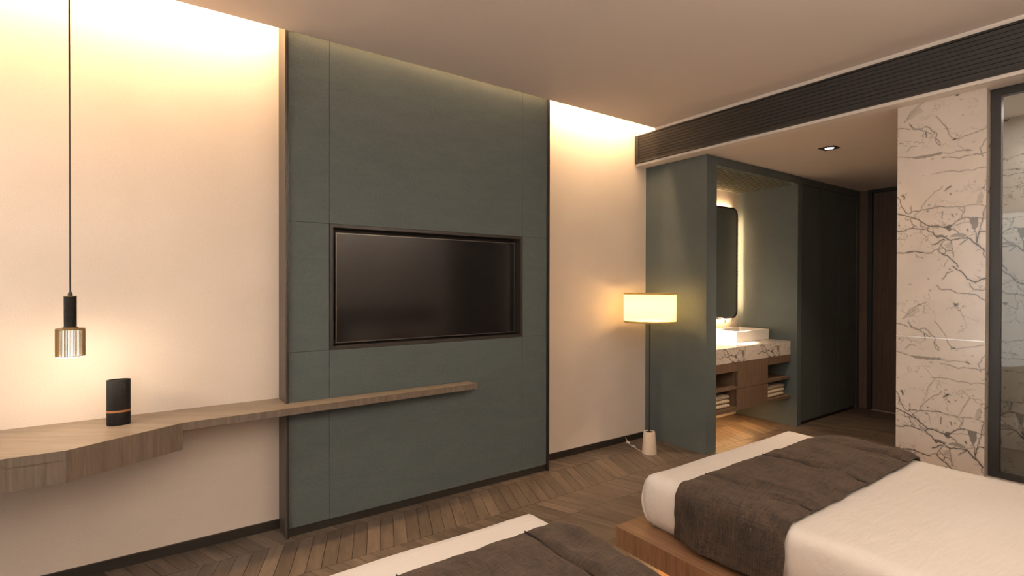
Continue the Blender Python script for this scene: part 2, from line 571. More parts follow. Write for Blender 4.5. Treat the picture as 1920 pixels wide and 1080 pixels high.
# ---- walls
struct(box('wall_back', XL - .1, XP0 + .0, YB, YB + .1, -.05, 3.06, 'cream'), 'cream linen-covered wall behind the television panel')
struct(box('wall_front', XL - .1, XE + .1, YF - .1, YF, -.05, 3.06, 'cream'))
WY0, WY1, WZ0, WZ1 = -.6, 2.8, .1, 2.6     # window opening in the left wall
wl = struct(box('wall_left', XL - .1, XL, YF, WY0, -.05, 3.06, 'cream'))
box('pier', XL - .1, XL, WY1, YB, -.05, 3.06, 'cream', wl)
box('lintel', XL - .1, XL, WY0, WY1, WZ1, 3.06, 'cream', wl)
box('sill', XL - .1, XL, WY0, WY1, -.05, WZ0, 'cream', wl)
win = struct(box('window_1', XL - .08, XL - .04, WY0, WY1, WZ0, WZ0 + .05, 'frame_metal'))
box('frame_head', XL - .08, XL - .04, WY0, WY1, WZ1 - .05, WZ1, 'frame_metal', win)
for k in range(5):
    y = WY0 + (WY1 - WY0) * k / 4
    box('mullion', XL - .08, XL - .04, max(y - .025, WY0), min(y + .025, WY1), WZ0 + .05, WZ1 - .05, 'frame_metal', win)
for k in range(4):
    ya, yb = WY0 + (WY1 - WY0) * k / 4 + .025, WY0 + (WY1 - WY0) * (k + 1) / 4 - .025
    box('pane', XL - .064, XL - .056, ya, yb, WZ0 + .05, WZ1 - .05, 'glass', win)

# ---- ceilings, the cove over the television wall, an added fill cove opposite
ceil = struct(box('ceiling', XL, XH, YF + .21, YE, ZC, ZC + .03, 'ceiling'), 'flat beige ceiling with a light cove along the television wall')
box('cove_lid', XL - .1, XE + .1, YF - .1, YB + .1, 3.06, 3.10, 'header', ceil)
box('cove_back', XL, XH, 2.74, 2.76, ZC + .03, 3.06, 'header', ceil)
box('cove_back', XL, XH, YF + .48, YF + .50, ZC + .03, 3.06, 'header', ceil)  # closes the unseen cove added along the head wall
ceil2 = struct(box('ceiling', XH + .10, XE, YF, YB, ZL, ZL + .05, 'ceiling'), 'lower ceiling over the corridor and wash niche')
hd = struct(box('wall_header', XH, XH + .10, YF, YB, ZL, 3.06, 'header'), 'white dropped header above the corridor opening')
area_light('cove_light', ((XL + XH) / 2, 3.075, 2.985), ((XL + XH) / 2, 3.075 + .42, 2.985 - .9), XH - XL - .08, .03, 95, WARM)
area_light('cove_light', ((XL + XH) / 2, YF + .175, 2.985), ((XL + XH) / 2, YF + .175 - .42, 2.985 - .9), XH - XL - .08, .03, 250, SOFT)  # added fill: unseen head-wall strip, bounces soft light into the room

# ---- baseboards
struct(box('baseboard_back', XL, .625, YB - .012, YB, -.002, .052, 'black'), 'black skirting under the cream wall beside the shelf')
struct(box('baseboard_back', 2.507, XP0, YB - .012, YB, -.002, .052, 'black'), 'black skirting behind the floor lamp')

# ---- green partition, niche, wardrobe side
struct(box('wall_partition', XP0, XP1, YP, YB + .1, -.05, ZL, 'green_wall'), 'green fabric partition beside the floor lamp')
nb = None
wn = struct(box('wall_niche', XR, XR + .08, YP, YB + .1, -.05, ZL, 'green_wall'), 'green side wall of the wash niche')
struct(box('trim_1', XP1, XR, YP, YP + .03, 2.437, ZL, 'green_wall'), 'green fascia over the wash niche')
struct(box('wall_corridor', XR + .08, XE + .1, 3.15, YB + .1, -.05, ZL, 'cream'))

# ---- end wall with the door
we = struct(box('wall_end', XE, XE + .1, 2.523, YB, -.05, ZL, 'brown_panel'), 'brown wood strip between wardrobe and entrance door')
struct(box('wall_end', XE, XE + .1, YF, 1.38, -.05, ZL, 'brown_panel'))
dr = struct(box('door_1', XE + .03, XE + .07, 1.44, 2.478, .004, 2.475, 'door'), 'dark wood entrance door at the end of the corridor')
box('door_jamb', XE - .012, XE + .09, 2.478, 2.523, -.002, 2.511, 'black', dr)
box('door_jamb', XE - .012, XE + .09, 1.38, 1.44, -.002, 2.511, 'black', dr)
box('door_head', XE - .012, XE + .09, 1.44, 2.478, 2.475, 2.511, 'black', dr)
box('threshold', XE - .02, XE + .09, 1.44, 2.478, -.002, .003, 'stone', dr)

# ---- marble pattern
VEINS = [
 (2, [(1.256,1.863),(1.233,1.853),(1.205,1.843),(1.181,1.833),(1.153,1.82),(1.129,1.799),(1.11,1.783),(1.087,1.77),(1.057,1.768),(1.017,1.757),(1.0,1.752)]),
 (1.5, [(1.25,1.964),(1.236,1.943),(1.231,1.904),(1.217,1.883),(1.205,1.862),(1.193,1.853),(1.177,1.864),(1.157,1.867),(1.141,1.864),(1.126,1.872),(1.103,1.872),(1.084,1.876),(1.058,1.878),(1.021,1.876)]),
 (0.9, [(1.021,1.876),(0.992,1.873),(0.957,1.87),(0.929,1.869),(0.905,1.873),(0.881,1.874),(0.857,1.869),(0.844,1.861),(0.841,1.856)]),
 (1.2, [(1.179,1.902),(1.179,1.869),(1.183,1.859)]),
 (1.8, [(1.255,1.755),(1.228,1.751),(1.21,1.754),(1.204,1.761),(1.188,1.764),(1.164,1.764),(1.141,1.758),(1.118,1.754),(1.102,1.757),(1.091,1.767)]),
 (0.8, [(1.13,1.877),(1.126,1.895),(1.107,1.921),(1.081,1.95),(1.066,1.969),(1.04,1.981),(1.029,1.998)]),
 (1.6, [(1.0,1.752),(0.983,1.767),(0.97,1.784),(0.956,1.793),(0.942,1.801),(0.925,1.806),(0.908,1.802)]),
 (1.1, [(0.942,1.801),(0.934,1.831),(0.929,1.867)]),
 (1.8, [(1.102,1.757),(1.091,1.739),(1.072,1.731),(1.061,1.711),(1.049,1.697),(1.038,1.71)]),
 (2, [(1.061,1.711),(1.031,1.705),(1.013,1.696),(0.991,1.681),(0.959,1.686),(0.941,1.689),(0.914,1.689)]),
 (1.3, [(0.982,1.746),(0.963,1.731),(0.956,1.717),(0.931,1.71),(0.914,1.691)]),
 (2.6, [(0.914,1.691),(0.903,1.682),(0.886,1.658),(0.866,1.642),(0.849,1.621),(0.843,1.61)]),
 (1.4, [(0.843,1.61),(0.847,1.595),(0.844,1.581),(0.836,1.575)]),
 (1.2, [(0.908,1.802),(0.902,1.775),(0.894,1.743),(0.883,1.724),(0.878,1.711),(0.878,1.684),(0.876,1.662)]),
 (2, [(0.833,1.72),(0.85,1.722),(0.863,1.718),(0.87,1.697),(0.876,1.662)]),
 (1.3, [(0.866,1.719),(0.86,1.749),(0.853,1.774),(0.85,1.796),(0.85,1.813),(0.844,1.843),(0.837,1.86)]),
 (1, [(0.877,1.796),(0.837,1.792)]),
 (0.9, [(0.87,1.769),(0.853,1.768)]),
 (0.7, [(0.91,1.7),(0.876,1.711),(0.86,1.711)]),
 (0.7, [(0.983,1.767),(0.956,1.769),(0.925,1.777),(0.907,1.777)]),
 (1.4, [(1.027,1.677),(1.033,1.659),(1.042,1.641),(1.047,1.623),(1.038,1.611),(1.02,1.603),(1.012,1.621),(0.994,1.624),(0.98,1.606),(0.976,1.583)]),
 (1.2, [(1.033,1.649),(1.02,1.635),(1.011,1.623)]),
 (1.2, [(0.987,1.679),(0.985,1.642),(0.98,1.619)]),
 (1, [(1.027,1.677),(1.013,1.683),(0.991,1.681)]),
 (2, [(1.254,1.62),(1.224,1.617),(1.195,1.618),(1.172,1.627),(1.14,1.62),(1.109,1.614),(1.079,1.61)]),
 (1, [(1.079,1.61),(1.064,1.628),(1.049,1.632)]),
 (2, [(1.038,1.611),(1.019,1.598),(0.994,1.579),(0.976,1.56),(0.962,1.541),(0.956,1.528)]),
 (2.5, [(1.068,1.661),(1.053,1.667),(1.038,1.682),(1.02,1.688)]),
 (1.2, [(1.126,1.796),(1.133,1.778),(1.122,1.765),(1.102,1.766)]),
 (1.2, [(1.181,1.826),(1.176,1.792),(1.165,1.781),(1.172,1.768)]),
 (1.3, [(1.172,1.768),(1.165,1.781),(1.153,1.773)]),
 (1.6, [(0.948,1.653),(0.931,1.668),(0.91,1.689)]),
 (0.9, [(1.156,1.607),(1.148,1.59),(1.121,1.584)]),
 (1, [(1.157,1.823),(1.165,1.843),(1.149,1.856),(1.141,1.862)]),
 (2, [(1.222,1.975),(1.215,1.962),(1.217,1.948)]),
 (1.8, [(1.018,1.969),(1.005,1.983),(0.991,1.992)]),
 (1.5, [(0.986,1.833),(0.979,1.814)]),
 (1.3, [(1.028,1.851),(1.03,1.81)]),
 (2.2, [(0.917,1.736),(0.914,1.727)]),
 (1.3, [(0.963,1.833),(0.965,1.826)]),
 (1.6, [(0.994,1.95),(0.991,1.945)]),
 (1, [(1.205,1.838),(1.209,1.824),(1.196,1.815),(1.185,1.826)]),
 (0.8, [(1.001,1.57),(1.012,1.552),(1.019,1.53)]),
 (1.1, [(1.191,2.402),(1.176,2.363),(1.136,2.353),(1.112,2.365),(1.079,2.328),(1.056,2.305),(1.065,2.284),(1.041,2.25)]),
 (0.9, [(1.061,2.41),(1.038,2.375),(1.005,2.304),(0.974,2.257),(0.934,2.265),(0.883,2.275),(0.841,2.289)]),
 (0.7, [(1.032,2.19),(0.969,2.188),(0.899,2.179)]),
 (1.1, [(1.032,2.162),(0.951,2.145),(0.899,2.152),(0.857,2.149),(0.835,2.157)]),
 (0.8, [(1.078,2.075),(0.986,2.079),(0.916,2.072),(0.836,2.074)]),
 (0.8, [(1.216,2.415),(1.186,2.467),(1.147,2.498),(1.099,2.519)]),
 (0.9, [(1.205,2.232),(1.185,2.258),(1.155,2.257)]),
 (0.9, [(0.853,2.137),(0.866,2.183),(0.845,2.222),(0.836,2.231)]),
 (1.6, [(1.112,2.33),(1.107,2.299)]),
 (2.2, [(0.983,2.257),(0.969,2.26)]),
 (2, [(0.971,2.508),(0.958,2.512)]),
 (1.6, [(0.921,2.187),(0.904,2.18)]),
 (1.6, [(1.229,1.971),(1.213,1.951)]),
 (2, [(1.013,1.975),(0.995,1.989)]),
 (1.2, [(1.254,2.382),(1.226,2.381),(1.191,2.366)]),
 (0.9, [(1.253,2.212),(1.185,2.194)]),
 (2.4, [(0.979,1.528),(0.961,1.51),(0.933,1.492),(0.914,1.456),(0.879,1.439),(0.837,1.462)]),
 (1.3, [(1.055,1.421),(1.036,1.397),(0.988,1.397),(0.923,1.374),(0.869,1.364),(0.836,1.336)]),
 (1.4, [(1.026,1.457),(1.007,1.493),(0.979,1.505)]),
 (0.9, [(1.217,1.218),(1.186,1.251),(1.155,1.277)]),
 (1.1, [(1.185,1.194),(1.17,1.17),(1.144,1.159),(1.113,1.137),(1.083,1.115)]),
 (2, [(0.973,1.317),(0.964,1.305),(0.955,1.317)]),
 (1.2, [(0.905,1.433),(0.887,1.398),(0.852,1.393),(0.836,1.404)]),
 (1, [(1.063,1.086),(1.058,1.056),(1.039,1.04)]),]
BLOBS = [
 (0.85, [(0.906,1.804),(0.869,1.802),(0.87,1.754),(0.882,1.729),(0.894,1.743),(0.902,1.775)]),
 (0.95, [(1.017,1.756),(1.004,1.771),(0.983,1.771),(0.99,1.751),(0.982,1.744),(0.998,1.732),(1.011,1.746)]),
 (0.8, [(1.057,1.716),(1.035,1.718),(1.013,1.708),(1.002,1.711),(1.006,1.7),(1.038,1.7)]),
 (0.65, [(0.997,1.704),(0.973,1.718),(0.949,1.716),(0.931,1.706),(0.921,1.692),(0.956,1.697),(0.991,1.699)]),
 (0.7, [(1.213,1.619),(1.191,1.63),(1.164,1.626),(1.171,1.615),(1.203,1.615)]),
 (0.35, [(0.879,1.878),(0.871,1.921),(0.854,1.949),(0.848,1.909),(0.857,1.875)]),
 (0.35, [(0.852,1.796),(0.85,1.822),(0.842,1.852),(0.837,1.855),(0.837,1.79)]),
 (0.7, [(1.185,2.194),(1.136,2.196),(1.078,2.194),(1.032,2.198),(1.032,2.184),(1.097,2.178),(1.155,2.179)]),
 (0.35, [(1.023,1.658),(0.987,1.674),(0.985,1.629),(1.005,1.634)]),
 (0.8, [(0.883,1.66),(0.873,1.664),(0.858,1.635),(0.873,1.642)]),
 (0.25, [(1.216,2.415),(1.186,2.479),(1.147,2.501),(1.132,2.464),(1.176,2.428)]),]
PERIOD = 1.198
def crackle(pts, rng, lv=2, amt=.06):
    for _ in range(lv):
        o_ = [pts[0]]
        for (a, c), (d, e) in zip(pts, pts[1:]):
            l_ = math.hypot(d - a, e - c); k = rng.gauss(0, amt) * l_
            o_ += [((a + d) / 2 - (e - c) / (l_ + 1e-9) * k, (c + e) / 2 + (d - a) / (l_ + 1e-9) * k), (d, e)]
        pts = o_
    return pts
rng = random.Random(5)
extra = []
for w, pts in list(VEINS):
    if w < 1.1 or len(pts) < 3: continue
    for q in pts[1:-1]:
        if rng.random() < .16:
            a, l_ = rng.uniform(0, 6.28), rng.uniform(.012, .045)
            m_ = (q[0] + .5 * l_ * math.cos(a), q[1] + .5 * l_ * math.sin(a)); a += rng.uniform(-.7, .7)
            extra.append((rng.uniform(.4, .9), [q, m_, (m_[0] + .5 * l_ * math.cos(a), m_[1] + .5 * l_ * math.sin(a))]))
for _ in range(26):
    y_, z_, a, l_ = rng.uniform(.84, 1.25), rng.uniform(1.35, 2.5), rng.uniform(-.6, .6), rng.uniform(.002, .007)
    extra.append((rng.uniform(.6, 1.8), [(y_, z_), (y_ + l_ * math.cos(a), z_ + l_ * math.sin(a))]))
VEINS = [(w, crackle(p_, rng)) for w, p_ in VEINS + extra]
def vein_field(Y, Z, tile=False):
    """darkness of the traced marble veins at points (Y, Z) of the slab plane"""
    Y = Y.astype(np.float32); Z = Z.astype(np.float32)
    if tile: Y = (.837 + np.mod(Y - .837, tile)).astype(np.float32)
    Yw = Y + .0007 * np.sin(Z * 170 + 3 * np.sin(Y * 90)); Zw = Z + .0007 * np.sin(Y * 190 + 3 * np.sin(Z * 80))
    out = np.zeros_like(Y)
    zmin, zmax = float(Z.min()), float(Z.max())
    for sh in (0, -PERIOD, PERIOD):
        for w, pts in VEINS:
            zz = [q[1] + sh for q in pts]
            if max(zz) < zmin - .02 or min(zz) > zmax + .02: continue
            hw = .0008 * w + .0005
            dk = min(.92, .26 + .34 * w)
            for (ya, za), (yb, zb) in zip(pts, pts[1:]):
                za += sh; zb += sh
                sel = (Yw > min(ya, yb) - .012) & (Yw < max(ya, yb) + .012) & (Zw > min(za, zb) - .012) & (Zw < max(za, zb) + .012)
                if not sel.any(): continue
                py, pz = Yw[sel], Zw[sel]
                dy, dz = yb - ya, zb - za
                L2 = dy * dy + dz * dz + 1e-12
                t = np.clip(((py - ya) * dy + (pz - za) * dz) / L2, 0, 1)
                d = np.hypot(py - ya - t * dy, pz - za - t * dz)
                vv = dk * np.clip(1.6 - d / hw, 0, 1) + .20 * np.clip(1 - d / (hw * 6), 0, 1)
                out[sel] = np.maximum(out[sel], np.minimum(vv, 1))
        for dk, pts in BLOBS:
            P = [(a, c + sh) for a, c in pts]
            y0, y1 = min(a for a, c in P), max(a for a, c in P); z0, z1 = min(c for a, c in P), max(c for a, c in P)
            if z1 < zmin or z0 > zmax: continue
            sel = (Yw > y0) & (Yw < y1) & (Zw > z0) & (Zw < z1)
            if not sel.any(): continue
            py, pz = Yw[sel], Zw[sel]
            ins = np.zeros(py.shape, bool)
            for (ya, za), (yb, zb) in zip(P, P[1:] + P[:1]):
                cr = ((za > pz) != (zb > pz)) & (py < (yb - ya) * (pz - za) / (zb - za + 1e-12) + ya)
                ins ^= cr
            out[sel] = np.where(ins, np.maximum(out[sel], dk * .85), out[sel])
    return out

def marble_grid(name, x, y0, y1, z0, z1, res, parent, dy=0.0, dz=0.0, depth=.02, face=-1, plane='x', shift=0.0, tile=False):
    """slab whose visible face carries the vein attribute; plane 'x' faces -X, plane 'y' faces -Y"""
    nu = max(2, int(round((y1 - y0) / res)) + 1); nv = max(2, int(round((z1 - z0) / res)) + 1)
    u = np.linspace(y0, y1, nu); v_ = np.linspace(z0, z1, nv)
    U, V_ = np.meshgrid(u, v_, indexing='ij')
    U = U.ravel(); V_ = V_.ravel()
    fld = vein_field(U + dy, V_ + dz, tile)
    n = U.size
    co = np.zeros((n + 8, 3))
    if plane == 'x':
        co[:n, 0] = x; co[:n, 1] = U; co[:n, 2] = V_
    else:
        co[:n, 1] = x; co[:n, 0] = shift - U; co[:n, 2] = V_
    corners = []
    for ui, vi in ((0, 0), (nu - 1, 0), (nu - 1, nv - 1), (0, nv - 1)):
        corners.append(co[ui * nv + vi].copy())
    for i, c_ in enumerate(corners):
        co[n + i] = c_
        b_ = c_.copy()
        b_[0 if plane == 'x' else 1] += depth
        co[n + 4 + i] = b_
    ii, jj = np.meshgrid(np.arange(nu - 1), np.arange(nv - 1), indexing='ij')
    a = (ii * nv + jj).ravel()
    # faces look towards -X (or -Y): order so that the normal points that way
    quads = np.stack([a, a + 1, a + nv + 1, a + nv], axis=1)
    if plane == 'y': quads = quads[:, ::-1] if False else quads
    faces = quads.tolist()
    k = n
    faces += [[k + 4, k + 5, k + 6, k + 7]] + [[k + i, k + (i + 1) % 4, k + 4 + (i + 1) % 4, k + 4 + i] for i in range(4)]
    me = bpy.data.meshes.new(name)
    me.from_pydata(co.tolist(), [], faces)
    at = me.attributes.new('vein', 'FLOAT', 'POINT')
    at.data.foreach_set('value', np.concatenate([fld, np.zeros(8)]).astype(np.float32))
    o = link(name, me, 'marble', parent)
    return o

# ---- marble pier and glazed wash room
YM0, YM1, XM = .837, 1.252, 3.782
wm = struct(box('wall_marble', XM + .02, XM + .12, YM0, YM1, -.05, ZL, 'marble_p'), 'white marble pier with grey veins beside the bed')
marble_grid('slab', XM, YM0, YM1, 1.1145, ZL, .0026, wm).name = 'slab'
marble_grid('slab', XM, YM0, YM1, .36, 1.1075, .0026, wm)
box('joint_strip', XM - .0015, XM + .018, YM0, YM1, 1.1075, 1.1145, 'steel', wm)
ld = struct(box('trim_2', 3.768, 3.96, YF, YM1 + .0, -.05, .357, 'stone'), 'pale stone ledge under the marble pier and glass')
struct(box('wall_bath', 3.902, XE, YM1 - .1, YM1, -.05, ZL, 'marble_p'))
wb = struct(box('wall_bath', 4.62, 4.70, YF, YM1 - .1, -.05, ZL, 'marble_p'), 'veined marble wall behind the glass screen')
marble_grid('slab', 4.60, -.3, 1.15, .357, ZL, .005, wb, dy=.044, dz=.009, tile=.6)
gs = thing('glass_screen', 'black framed glass screen beside the marble pier', 'glass screen', (3.86, -.05, .357))
box('stile', 3.845, 3.885, .79, .833, .357, ZL - .003, 'frame_metal', gs)
box('rail', 3.845, 3.885, YF + .002, .79, .357, .385, 'frame_metal', gs)
box('rail', 3.845, 3.885, YF + .002, .79, 2.465, ZL - .003, 'frame_metal', gs)
box('pane', 3.861, 3.869, YF + .002, .79, .385, 2.465, 'glass', gs)
area_light('bath_light', (4.25, .25, 2.49), (4.25, .25, 0), .5, .9, 9, (1.0, .93, .86))

# ================================================================== FEATURE PANEL WITH TELEVISION
PX0, PX1, PY = .641, 2.491, 3.085
fp = thing('feature_panel', 'tall green fabric wall panel holding the recessed television', 'wall panel', ((PX0 + PX1) / 2, 3.2, 0))
box('backing', .630, 2.502, 3.20, YB, .046, 2.93, 'dark_frame', fp)
box('jamb', .625, .6335, 3.073, YB, 0, 2.935, 'bronze', fp)['label'] = 'bronze side jamb'
box('edge_trim', .6335, .641, 3.068, 3.20, 0, 2.935, 'black', fp)
box('edge_trim', 2.491, 2.507, 3.068, YB, 0, 2.935, 'black', fp)
box('plinth', PX0, PX1, PY + .006, 3.20, 0, .046, 'black', fp)
cols = [(PX0, .867), (.867, 2.262), (2.262, PX1)]
rows = [(.048, 1.037), (1.037, 1.774), (1.774, 2.93)]
for ci, (xa, xb) in enumerate(cols):
    for ri, (za, zb) in enumerate(rows):
        if ci == 1 and ri == 1: continue
        o = box('panel', xa + .0008, xb - .0008, PY, 3.185, za + .0008, zb - .0008, 'green', fp, 0.0008, 1)
ring_frame('recess_frame', .868, 2.261, 1.038, 1.773, .019, 3.080, 3.20, 'dark_frame', fp)['label'] = 'dark bronze recess frame'
tv = thing('television', 'flat black television set into the green panel', 'television', (1.58, 3.16, 1.07))
box('body', .932, 2.226, 3.152, 3.199, 1.077, 1.722, 'black', tv)
ring_frame('bezel', .922, 2.236, 1.068, 1.730, .0045, 3.146, 3.152, 'bezel', tv)
box('screen', .9275, 2.2305, 3.1475, 3.1515, 1.0735, 1.7245, 'screen', tv)

# ================================================================== HEADER LOUVRE
lv = thing('louvre_panel', 'long dark slatted air louvre on the white header', 'louvre', (3.66, 1.1, 2.53))
LX0, LX1, LZ0, LZ1 = 3.653, XH, 2.531, 2.779
box('back_plate', LX1 - .004, LX1, YF + .01, 3.243, LZ0, LZ1, 'louvre_back', lv)
box('frame_rail', LX0, LX1 - .004, YF + .01, 3.243, LZ0, LZ0 + .012, 'louvre', lv)
box('frame_rail', LX0, LX1 - .004, YF + .01, 3.243, LZ1 - .012, LZ1, 'louvre', lv)
box('frame_end', LX0, LX1 - .004, 3.205, 3.243, LZ0 + .012, LZ1 - .012, 'louvre', lv)
NS = 9
for k in range(NS):
    za = LZ0 + .012 + (LZ1 - LZ0 - .024) * k / NS
    zb = LZ0 + .012 + (LZ1 - LZ0 - .024) * (k + 1) / NS
    bm = bmesh.new()
    P = [(LX0 + .007, za + .0005), (LX0 + .001, zb - .004), (LX0 + .015, zb - .004), (LX0 + .015, za + .0005)]
    a = [bm.verts.new((x, YF + .012, z)) for x, z in P]; c = [bm.verts.new((x, 3.205, z)) for x, z in P]
    bm.faces.new(a); bm.faces.new(c)
    for i in range(4): bm.faces.new((a[i], a[(i + 1) % 4], c[(i + 1) % 4], c[i]))
    link('slat', bm_mesh(bm, 'slat'), 'louvre', lv, (LX0, 1.1, za))

# ================================================================== WASH NICHE
nbk = struct(box('wall_niche', XP1, XR, 3.262, YB + .1, -.05, ZL, 'marble_p'), 'marble back wall of the wash niche')
marble_grid('slab', 3.242, -.70, .675, .10, ZL, .006, nbk, plane='y', shift=4.655, dy=.35, dz=.2, tile=.7)
gr = thing('ceiling_grille', 'slatted green grille over the wash niche', 'ceiling grille', (4.64, 2.93, 2.43))
ns = 17
for k in range(ns):
    y = 2.645 + (3.235 - 2.645) * k / (ns - 1)
    box('slat', XP1 + .002, XR - .002, y - .010, y + .006, 2.432, 2.462, 'grille', gr)
box('cross_bar', 4.62, 4.66, 2.64, 3.24, 2.462, 2.480, 'louvre_back', gr)

ct = tag(box('vanity_counter', XP1 + .002, XR - .002, 2.690, 3.240, .722, .857, 'marble_p', None, .002, 1), 'thick white marble washstand counter in the niche', 'counter')
marble_grid('front_slab', 2.667, -.672, .694, .722, .857, .004, ct, plane='y', shift=4.65, dy=.70, dz=.98, depth=.023, tile=.62)
vc = thing('vanity_cabinet', 'floating grey oak vanity cabinet under the marble counter', 'cabinet', (4.64, 2.95, .28))
VY0, VY1 = 2.669, 3.238
box('fascia', XP1 + .003, 4.385, VY0, VY0 + .018, .640, .7205, 'vanity', vc)
box('fascia', 4.905, XR - .003, VY0, VY0 + .018, .648, .7205, 'vanity', vc)
box('drawer', 4.389, 4.901, VY0, VY0 + .02, .4755, .7195, 'vanity', vc, .0015, 1)
box('drawer', 4.389, 4.901, VY0, VY0 + .02, .281, .4725, 'vanity', vc, .0015, 1)
box('body', 4.389, 4.901, VY0 + .024, VY1, .281, .7205, 'vanity', vc)
box('back_panel', XP1 + .003, 4.385, VY1 - .02, VY1, .281, .7205, 'vanity', vc)
box('shelf', XP1 + .003, 4.387, VY0 + .004, VY1 - .02, .476, .500, 'vanity', vc)
box('shelf', 4.903, XR - .003, VY0 + .004, VY1, .476, .500, 'vanity', vc)
box('base_board', XP1 + .003, 4.387, VY0, VY1, .279, .311, 'vanity', vc)
box('base_board', 4.903, XR - .003, VY0, VY1, .283, .311, 'vanity', vc)
area_light('vanity_underlight', (4.5, 2.93, .270), (4.5, 2.93, 0), 1.2, .06, 6, (1.0, .52, .20))

bs = thing('wash_basin', 'square white porcelain vessel basin on the marble counter', 'basin', (4.98, 3.03, .858))
BX0, BX1, BY0, BY1, BZ0, BZ1 = 4.69, 5.288, 2.868, 3.205, .858, .966
bm = bmesh.new()
def loop_(ins, z):
    return [bm.verts.new(q) for q in ((BX0 + ins, BY0 + ins, z), (BX1 - ins, BY0 + ins, z), (BX1 - ins, BY1 - ins, z), (BX0 + ins, BY1 - ins, z))]
Ls = [loop_(.004, BZ0), loop_(0, BZ1), loop_(.014, BZ1), loop_(.03, BZ0 + .025)]
bm.faces.new(Ls[0]); bm.faces.new(Ls[-1])
for a, c in zip(Ls, Ls[1:]):
    for i in range(4): bm.faces.new((a[i], a[(i + 1) % 4], c[(i + 1) % 4], c[i]))
bmesh.ops.recalc_face_normals(bm, faces=bm.faces)
bmesh.ops.bevel(bm, geom=bm.edges[:], offset=.003, segments=2, profile=.5, affect='EDGES')
link('bowl', bm_mesh(bm, 'bowl'), 'porcelain', bs, (4.98, 3.03, BZ0))
lathe('drain', [(.022, BZ0 + .026), (.022, BZ0 + .029), (.015, BZ0 + .030)], 4.98, 3.04, 'chrome', bs, 20)

fc_ = thing('faucet', 'brushed nickel wall faucet above the basin', 'faucet', (4.87, 3.24, 1.075))
lathe('rosette', [(.024, 0), (.024, .008), (.02, .010)], 0, 0, 'chrome', fc_, 24)
ro = fc_.children[0]; ro.rotation_euler = (math.radians(90), 0, 0); ro.location = (0, 0, 0)
arc = [(4.87, 3.24, 1.075), (4.87, 3.16, 1.077), (4.87, 3.13, 1.073), (4.87, 3.112, 1.060), (4.87, 3.105, 1.04), (4.87, 3.105, 1.018)]
tube('spout', arc, .0085, 'chrome', fc_, 12)
tube('lever', [(4.80, 3.24, 1.075), (4.80, 3.20, 1.078), (4.80, 3.185, 1.095)], .008, 'chrome', fc_, 10)

# mirror with rounded corners, lit from behind
mr = thing('wall_mirror', 'backlit rounded mirror with black frame in the wash niche', 'mirror', (4.66, 3.21, 1.065))
MX0, MX1, MZ0, MZ1, MRAD = 4.09, 5.232, 1.066, 2.249, .085
def rrect(ins, seg=10):
    r_ = MRAD - ins
    pts = []
    for cx, cz, a0 in ((MX1 - MRAD, MZ1 - MRAD, 0), (MX0 + MRAD, MZ1 - MRAD, 90), (MX0 + MRAD, MZ0 + MRAD, 180), (MX1 - MRAD, MZ0 + MRAD, 270)):
        for k in range(seg + 1):
            t = math.radians(a0 + 90 * k / seg)
            pts.append((cx + r_ * math.cos(t), cz + r_ * math.sin(t)))
    return pts
def rr_solid(name, o_pts, i_pts, y0, y1, mat):
    bm = bmesh.new()
    A0 = [bm.verts.new((x, y0, z)) for x, z in o_pts]; A1_ = [bm.verts.new((x, y1, z)) for x, z in o_pts]
    n = len(A0)
    if i_pts:
        B0 = [bm.verts.new((x, y0, z)) for x, z in i_pts]; B1 = [bm.verts.new((x, y1, z)) for x, z in i_pts]
    for i in range(n):
        k = (i + 1) % n
        bm.faces.new((A0[i], A0[k], A1_[k], A1_[i]))
        if i_pts:
            bm.faces.new((B0[i], B0[k], B1[k], B1[i]))
            bm.faces.new((A0[i], A0[k], B0[k], B0[i])); bm.faces.new((A1_[i], A1_[k], B1[k], B1[i]))
    if not i_pts:
        bm.faces.new(A0); bm.faces.new(A1_)
    return link(name, bm_mesh(bm, name), mat, mr, ((MX0 + MX1) / 2, y0, MZ0))
rr_solid('frame', rrect(0), rrect(.016), 3.188, 3.214, 'black')
rr_solid('glass', rrect(.017), None, 3.194, 3.212, 'mirror')
area_light('mirror_backlight', (4.66, 3.222, 2.22), (4.66, 3.26, 2.24), 1.0, .012, 10, WARM, parent=mr)
area_light('mirror_backlight', (4.66, 3.222, 1.09), (4.66, 3.26, 1.07), 1.0, .012, 10, WARM, parent=mr)
def vstrip(x, tx, p):
    d = bpy.data.lights.new('mirror_backlight', 'AREA'); d.shape = 'RECTANGLE'; d.size = .012; d.size_y = 1.0; d.energy = p; d.color = WARM
    o = bpy.data.objects.new('mirror_backlight', d); COL.objects.link(o); o.location = (x, 3.222, 1.655)
    z = -(Vector((tx - x, .03, 0))).normalized(); y = Vector((0, 0, 1)); xx = y.cross(z)
    o.rotation_euler = Matrix((xx, y, z)).transposed().to_euler()
vstrip(5.21, 5.27, 8); vstrip(4.11, 4.05, 10)

